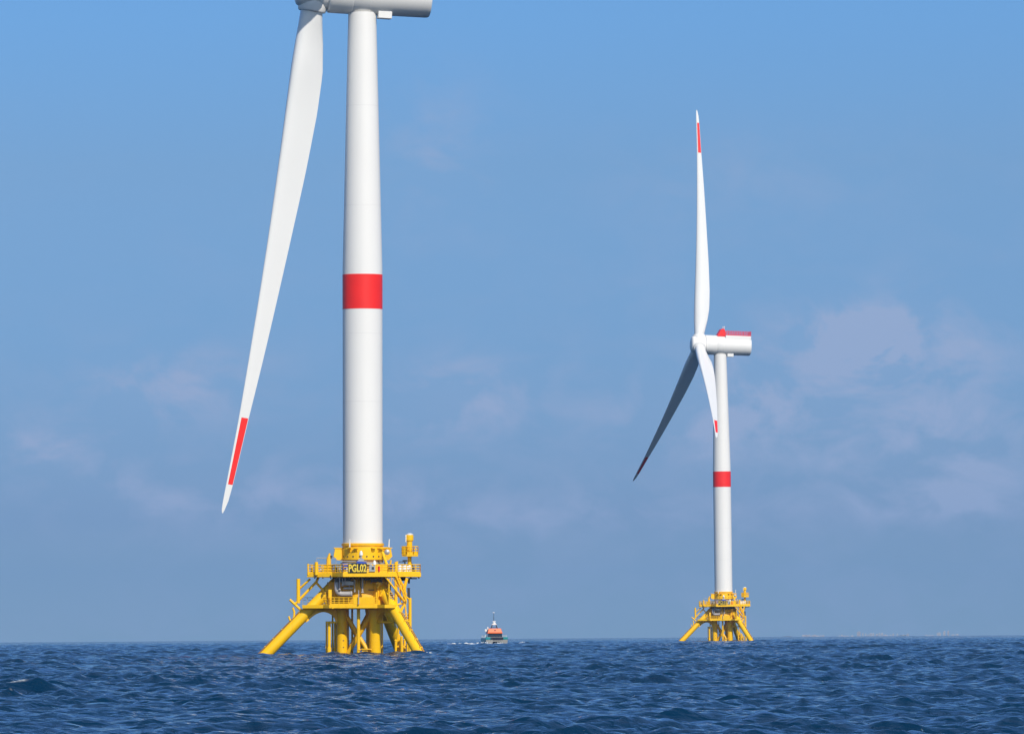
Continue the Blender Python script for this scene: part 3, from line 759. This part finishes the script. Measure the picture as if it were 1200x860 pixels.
    for i in range(16):
        x = rr_.uniform(-7.4, 7.6); y = rr_.uniform(-5.6, -4.2) if -3 < x < 4 else rr_.uniform(-3.2, -1.5)
        h = rr_.uniform(0.35, 1.25); w = rr_.uniform(0.2, 0.65)
        m = MB()
        if i % 3 == 0: m.lathe([(w * .4, 0), (w * .5, 0.05), (w * .5, h * .8), (w * .2, h)], 12, c=(x, y, 12.07))
        else: m.box((x, y, 12.07 + h / 2), (w, w * .8, h)); m.box((x, y, 12.07 + h), (w * .6, w * .5, 0.12))
        m.build('deck_fitting', M[rr_.choice(('grey', 'lamp', 'dark', 'yellow2', 'rust', 'pipe', 'blue', 'grey'))], base, bevel=0.02)
    for i in range(9):
        x = -3.9 + i * 0.85 + rr_.uniform(-.2, .2); z = rr_.uniform(9.3, 10.8)
        m = MB(); m.path([(x, -4.6, 11.7), (x, -4.65, z + .5), (x + rr_.uniform(-.3, .3), -4.45, z)], rr_.uniform(0.03, 0.07), 8); m.build('hanging_cable', M[rr_.choice(('dark', 'grey', 'rust'))], base)
    for a, b, r in (((4.95, -6.2, 11.0), (6.25, -5.8, 9.6), 0.12), ((4.95, -6.2, 8.2), (4.0, -6.0, 9.8), 0.10), ((3.9, -6.6, 7.5), (3.9, -6.6, 11.7), 0.10), ((5.6, -6.0, 7.7), (5.6, -6.0, 10.9), 0.09), ((6.3, -5.75, 9.2), (5.0, -6.2, 10.6), 0.10), ((5.2, -6.4, 5.4), (6.3, -5.9, 7.6), 0.10)):
        m = MB(); m.tube(a, b, r, n=10); m.build('frame_strut', M['yellow'], base)
    for x, y, r, z1 in ((-1.6, 2.2, 0.16, 7.2), (0.75, 3.4, 0.2, 7.2), (-2.2, 1.4, 0.12, 7.2), (2.9, 1.0, 0.14, 7.2), (-5.45, -1.2, 0.12, 4.9)):
        m = MB(); m.tube((x, y, -6), (x, y, z1), r, n=12); m.box((x, y, 1.2), (r * 2.6, r * 2.6, 0.25)); m.build('riser_pipe', M['yellow2'], base)
    m = MB(); m.lathe([(2.97, 13.0), (3.03, 13.02), (3.03, 13.5)], 40, caps=False); m.lathe([(3.07, 13.92), (3.07, 14.2)], 40, caps=False); m.build('shade_ring', M['rust'], base)  # brown bands paint the shade of the recess below the skirt
    # small crane with its basket, right
    m = MB(); m.lathe([(0.42, 12.05), (0.42, 12.4), (0.30, 12.5), (0.30, 14.6), (0.42, 14.9), (0.42, 17.0), (0.5, 17.02), (0.5, 17.1), (0.60, 17.15), (0.62, 17.85), (0.5, 17.95)], 24, c=(7.0, -2.5, 0)); cr_ = m.build('crane_pedestal', M['yellow'], base)
    m = MB(); oc = [(7.07 + 1.3 * math.cos(R(22.5 + 45 * i)), -2.5 + 1.3 * math.sin(R(22.5 + 45 * i))) for i in range(8)]
    m.prism(oc, 14.75, 15.0); rail(m, oc, 15.0, 1.25, closed=True, mid=2, step=0.5, kick=0.35, r=0.06)
    for i in (4, 5, 6, 7):
        a, b = Vector((*oc[i], 15.6)), Vector((*oc[(i + 1) % 8], 15.6)); d = b - a
        if i in (4, 7): m.box((a + b) / 2, (d.length, 0.05, 1.15), rz=math.atan2(d.y, d.x))
    m.build('crane_basket', M['yellow'], base)
    m = MB(); m.lathe([(0.5, 0), (0.55, 0.1), (0.3, 0.25), (0.05, 0.28)], 16, c=(7.05, -2.5, 17.95)); m.tube((6.45, -2.9, 16.9), (6.45, -2.9, 18.0), 0.08, n=8); m.build('crane_head', M['lamp'], base)
    m = MB(); m.tube((7.0, -2.5, 14.6), (7.8, -2.6, 12.4), 0.08, n=8); m.build('crane_hose', M['dark'], base)
    # white aerials
    for x, y in ((-1.95, -3.35), (3.9, -2.2)):
        m = MB(); m.tube((x, y, 16.15), (x + (0.08 if x > 0 else 0), y, 17.35), 0.11, 0.07, n=8); m.cur = 1; m.box((x - (0.5 if x > 0 else 0), y + 0.25, 16.1), (1.3 if x > 0 else 0.5, 0.5, 0.14)); m.build('aerial', [M['lamp'], M['yellow']], base)
    m = MB(); m.lathe([(0.1, -0.2), (0.42, 0), (0.1, 0.2)], 14, mtx=Matrix.Translation((3.65, -2.4, 15.4)) @ Matrix.Rotation(R(90), 4, 'X')); m.build('dish', M['grey'], base)
    return T, base

def blades(T): return [o for o in T.children if o.name.startswith('blade')]
near, base_near = build_turbine()
far = copy_tree(near)
D1, D2 = 1000.0, 2241.0
near.location = polar(-1.300, D1)
far.location = polar(1.808, D2)
near.rotation_euler = (0, R(0.30), R(1.3))
far.rotation_euler = (0, R(-0.35), R(1.3))
for b, ph in zip(blades(near), (-179.0, -59.0, 61.0)): b.matrix_local = blade_matrix(R(ph))
for b, ph in zip(blades(far), (-4.5, 115.5, -124.5)): b.matrix_local = blade_matrix(R(ph))
base_far = [o for o in far.children if o.name.startswith('floating_base')][0]
sign('PGL02', base_near); sign('PGL03', base_far, 0.0)
tag(near, 'nearer, larger white wind turbine on a yellow floating base lettered PGL02', 'wind turbine', 'offshore wind turbines')
tag(far, 'smaller distant white wind turbine with all three blades showing and red railing on its nacelle', 'wind turbine', 'offshore wind turbines')

# ------------------------------------------------------------------ work boat, bow to the viewer
def build_boat():
    B = empty('work_boat')
    L = 19.0
    for sx in (-1, 1):                                   # the two hulls
        m = MB(); cx = sx * 2.25
        secs = [(-9.5, 0.05, 0.35, 2.1), (-9.0, 0.35, 0.7, 2.05), (-7.5, 0.65, 0.95, 1.9), (-4, 0.9, 1.1, 1.7), (4, 0.95, 1.1, 1.5), (9.5, 0.9, 1.05, 1.45)]
        vs_ = []
        for y, wb, wt, zt in secs:
            vs_ += [(cx - wb, y + 0.5 * (y < -7), -0.8), (cx + wb, y + 0.5 * (y < -7), -0.8), (cx + wt, y, zt - 0.35), (cx + wt, y, zt), (cx - wt, y, zt), (cx - wt, y, zt - 0.35)]
        fs_ = [(i * 6 + k, i * 6 + (k + 1) % 6, (i + 1) * 6 + (k + 1) % 6, (i + 1) * 6 + k) for i in range(len(secs) - 1) for k in range(6)]
        fs_ += [(5, 4, 3, 2, 1, 0), tuple(30 + k for k in range(6))]
        m.mesh(vs_, fs_); m.build('hull', M['teal'], B)
        m = MB(); m.mesh([(cx - .98, -9.25, -.6), (cx + .98, -9.25, -.6), (cx + 1.12, -9.45, 1.5), (cx - 1.12, -9.45, 1.5), (cx - .98, -8.2, -.6), (cx + .98, -8.2, -.6), (cx + 1.12, -8.2, 1.5), (cx - 1.12, -8.2, 1.5)], [(0, 1, 2, 3), (4, 7, 6, 5), (0, 4, 5, 1), (1, 5, 6, 2), (2, 6, 7, 3), (3, 7, 4, 0)])
        m.build('bow_plate', M['alu'], B, bevel=0.15)
    m = MB(); m.box((0, -0.2, 1.2), (4.2, 18.2, 0.55)); m.build('bridge_deck', M['alu'], B)
    m = MB(); m.box((0, -2.0, 0.3), (3.0, 8.0, 1.6)); m.build('tunnel_shade', M['navy'], B)  # dark block added between the hulls, tunnel shade put into its colour
    for sx in (-1, 1):
        m = MB(); m.box((sx * 2.65, -9.1, 1.85), (1.5, 0.9, 0.7)); m.box((sx * 3.3, 0.2, 1.5), (0.2, 18.6, 1.0)); m.build('bulwark', M['teal'], B, bevel=0.06)
    m = MB(); m.box((0.05, -9.2, 1.8), (3.9, 0.5, 0.75))
    for i in range(9): m.tube((-1.8 + i * 0.46, -9.48, 1.5), (-1.8 + i * 0.46, -9.48, 2.12), 0.16, n=8)
    m.build('bow_fender', M['navy'], B)
    m = MB()
    def frus(x0, x1, y0, y1, z0, z1, ix, iy0, iy1):
        vs_ = [(x0, y0, z0), (x1, y0, z0), (x1, y1, z0), (x0, y1, z0), (x0 + ix, y0 + iy0, z1), (x1 - ix, y0 + iy0, z1), (x1 - ix, y1 - iy1, z1), (x0 + ix, y1 - iy1, z1)]
        m.mesh(vs_, [(3, 2, 1, 0), (4, 5, 6, 7), (0, 1, 5, 4), (1, 2, 6, 5), (2, 3, 7, 6), (3, 0, 4, 7)])
    frus(-2.35, 2.2, -4.2, 3.2, 1.5, 2.25, 0.05, 0.1, 0); cab = m.build('deckhouse', M['alu'], B)
    m = MB(); frus(-2.3, 2.15, -4.1, 3.1, 2.25, 3.25, 0.1, 0.25, 0.1); m.build('window_band', M['glass'], cab)
    m = MB(); frus(-2.45, 2.3, -4.2, 3.2, 3.25, 3.5, 0.02, 0.05, 0.0); frus(-2.3, 2.15, -4.0, 3.1, 3.5, 4.7, 0.35, 0.5, 0.3); m.build('wheelhouse', M['orange'], cab, bevel=0.08)
    m = MB(); m.box((-0.05, -3.82, 4.15), (0.35, 0.2, 0.3)); m.build('name_light', M['dark'], cab)
    m = MB()
    for sx in (-1, 1): m.tube((sx * 1.0, 0, 4.65), (sx * 0.55, 0, 5.75), 0.12, n=8); m.tube((sx * 1.0, 1.2, 4.65), (sx * 0.55, 1.0, 5.75), 0.1, n=8)
    m.tube((-0.1, 0.4, 6.4), (-0.1, 0.4, 9.25), 0.09, 0.05, n=8); m.tube((-1.0, 0, 5.0), (1.0, 0, 5.0), 0.06, n=6)
    mast = m.build('mast', M['dark'], B)
    m = MB(); m.box((0, 0.5, 5.85), (1.5, 1.6, 0.22)); m.lathe([(0.5, 0), (0.55, 0.15), (0.5, 0.45), (0.2, 0.6)], 16, c=(0.0, 0.3, 5.95)); m.box((0, 0.2, 6.75), (0.9, 0.2, 0.2)); m.box((-0.1, 0.4, 9.3), (0.6, 0.15, 0.14)); m.build('radar', M['lamp'], mast)
    m = MB(); m.lathe([(0.1, -0.65), (0.36, -0.6), (0.36, 0.6), (0.1, 0.65)], 14, mtx=Matrix.Translation((-2.7, -1.0, 4.15)) @ Matrix.Rotation(R(90), 4, 'X')); m.box((-2.1, -1.5, 4.75), (0.3, 0.6, 0.8)); m.build('life_raft', M['lamp'], B)
    m = MB(); m.tube((-2.85, -2.5, 2.2), (-2.85, -2.5, 2.9), 0.2, n=10); m.build('deck_winch', M['lamp'], B)
    m = MB(); rail(m, [(-3.2, -7.5), (-3.2, 8)], 1.9, 0.9, mid=1, step=2.5, r=0.04); m.build('deck_rail', M['lamp'], B)
    m = MB(); rail(m, [(3.2, -7.5), (3.2, 8)], 1.9, 0.9, mid=1, step=2.5, r=0.04); m.build('deck_rail', M['lamp'], B)
    return B
boat = build_boat()
boat.location = polar(0, 1900, 0.0)
BAZ = 0.0
tag(boat, 'small teal catamaran work boat with orange wheelhouse heading this way between the turbines', 'boat')

# foam: bow waves and the wake, each a low ragged heap on the water
def foam(name, az, d, w, dep, h, label, seed, rz=0.0, lift=0.3):
    r_ = np.random.default_rng(seed); nx, ny = 40, 9
    ph = r_.uniform(0, 6.28, 6)
    def z(i, j):
        x = i / (nx - 1) * 2 - 1; y = j / (ny - 1) * 2 - 1
        e = max(0, 1 - x * x) ** 0.6 * max(0, 1 - y * y)
        q = 0.55 + 0.3 * math.sin(x * 9 + ph[0]) * math.sin(x * 23 + ph[1]) + 0.25 * math.sin(x * 37 + y * 5 + ph[2])
        return (x * w / 2, y * dep / 2 + 0.2 * math.sin(x * 11 + ph[3]), -0.35 + (h + 0.35) * e * max(0.1, q))
    m = MB(); m.mesh([z(i, j) for i in range(nx) for j in range(ny)], [(i * ny + j, (i + 1) * ny + j, (i + 1) * ny + j + 1, i * ny + j + 1) for i in range(nx - 1) for j in range(ny - 1)])
    o = m.build(name, M['foam']); o.location = polar(az, d, lift); o.rotation_euler = (0, 0, rz)
    return tag(o, label, 'foam', kind='stuff')
FOAMS = []

# ------------------------------------------------------------------ the coast far off: low land and a town
def build_coast():
    m = MB(); D = 25500; nx = 160
    vs_ = []
    for i in range(nx):
        a = 0.9 + 3.6 * i / (nx - 1); t = i / (nx - 1)
        h = sea_z(D) + 16 + 4 * math.sin(t * 21) + 3 * math.sin(t * 47 + 1) + 2.5 * math.sin(t * 113)
        e = min(1, t * 8, (1 - t) * 8)
        for dd, zz in ((-200, sea_z(D) - 6), (0, sea_z(D) + (h - sea_z(D)) * e), (1500, sea_z(D) + (h - sea_z(D)) * e * 1.05), (1800, sea_z(D) - 30)):
            vs_.append(((D + dd) * math.sin(R(a)), (D + dd) * math.cos(R(a)), zz))
    m.mesh(vs_, [(i * 4 + j, (i + 1) * 4 + j, (i + 1) * 4 + j + 1, i * 4 + j + 1) for i in range(nx - 1) for j in range(3)])
    tag(m.build('coast', M['land'], smooth=False), kind='structure')
build_coast()
def town_block(px, w, h, material, label, group=None, seed=0):
    D = 25100 + 150 * (seed % 4); az = math.degrees(math.atan((px - 600) / FPX))
    T = empty('apartment_block', polar(az, D), R(-az))
    s = D / FPX                                           # metres that one photo pixel spans there
    W, H, dep = w * s, 22 + h * s, 14.0
    m = MB(); m.box((0, 0, H / 2), (W, dep, H)); wall = m.build('wall', material, T)
    m = MB(); m.box((0, 0, H + 0.4), (W + 0.5, dep + 0.5, 0.8)); m.box((W * 0.12, 0, H + 1.9), (min(W * 0.3, 6), 5, 2.2)); m.build('roof', material, T)
    m = MB(); nf = max(3, int(H // 3.2))
    for i in range(nf): m.box((0, -dep / 2 - 0.01, 2 + i * 3.2), (W * 0.86, 0.1, 1.2))
    m.build('window_band', M['city_glass'], T)
    return tag(T, label, 'building', group)
GL = 'low pale buildings of the far coastal town, near the skyline on the right'
TOWN = []
r2 = random.Random(5)
for px in (939, 942, 945.5, 949, 952, 955, 958.5, 962): TOWN.append((px, r2.uniform(2, 4), r2.uniform(0.8, 2.2), 'row of low pale-pink buildings on the horizon just right of the distant turbine', 'low buildings right of the distant turbine'))
for px in (981, 984, 987, 990.5, 996): TOWN.append((px, r2.uniform(1.5, 3.5), r2.uniform(0.6, 1.8), 'tiny low building on the horizon left of the town\'s first tall slab', 'low buildings left of the first tall slab'))
TOWN.append((1003.8, 4.0, 5.2, 'widest tall pale slab block on the far horizon, left of the town centre', None))
TOWN.append((1008.6, 1.5, 3.6, 'slim white block close beside the widest slab on the far horizon', None))
for px in (1012, 1014.5, 1018, 1021, 1025, 1028, 1031, 1034.5, 1037, 1041, 1044, 1049, 1056, 1061): TOWN.append((px, r2.uniform(1.2, 3.2), r2.uniform(0.8, 3.6), 'pale blurred building in the dense middle of the distant town', 'buildings in the middle of the distant town'))
for px in (1083, 1086, 1090): TOWN.append((px, r2.uniform(2, 4), r2.uniform(0.5, 1.4), 'low pale building on the horizon left of the twin towers', 'low buildings left of the twin towers'))
TOWN.append((1097.5, 4.5, 3.2, 'broad mid-height block left of and next to the twin towers', None))
TOWN.append((1104.0, 2.4, 5.2, 'left one of the twin white towers far off on the right horizon', None))
TOWN.append((1108.6, 2.0, 5.4, 'right one of the twin white towers far off on the right horizon', None))
for px in (1114, 1119): TOWN.append((px, 3.5, r2.uniform(0.6, 1.6), 'low pale building on the horizon right of the twin towers', 'low buildings right of the twin towers'))
for i, (px, w, h, lab, grp) in enumerate(TOWN):
    town_block(px, w, h, M['city_warm'] if (i % 3 == 1) else M['city_pale'], lab, grp, i)

# boat and foam placed along the sight lines measured from the boat the photo was taken from
BAZ = -0.169
boat.location = polar(BAZ, 1930, -0.05); boat.rotation_euler = (0, 0, R(4.5)); boat.scale = (0.94, 1, 1)
foam('bow_wave', BAZ - 0.100, 1919, 6.0, 2.2, 0.7, 'white foam thrown up along the work boat bow, left hull', 3)
foam('bow_wave', BAZ + 0.040, 1917, 3.4, 1.4, 0.6, 'white foam thrown up at the work boat bow, right hull', 4)
foam('wake', BAZ - 0.235, 1935, 19.0, 3.0, 0.38, 'thin white wake line on the water left of the work boat', 5)
foam('wave_crest', 0.072, 1925, 2.4, 1.2, 0.75, 'small breaking white crest to the right of the work boat', 6)
fl = near.matrix_basis @ rad(306, 14.6, 0)
f_ = foam('splash', math.degrees(math.atan2(fl.x + 1.0, fl.y)), math.hypot(fl.x, fl.y) - 0.6, 2.6, 1.2, 0.3, 'white splash where the right yellow leg of the nearer turbine meets the sea', 7)
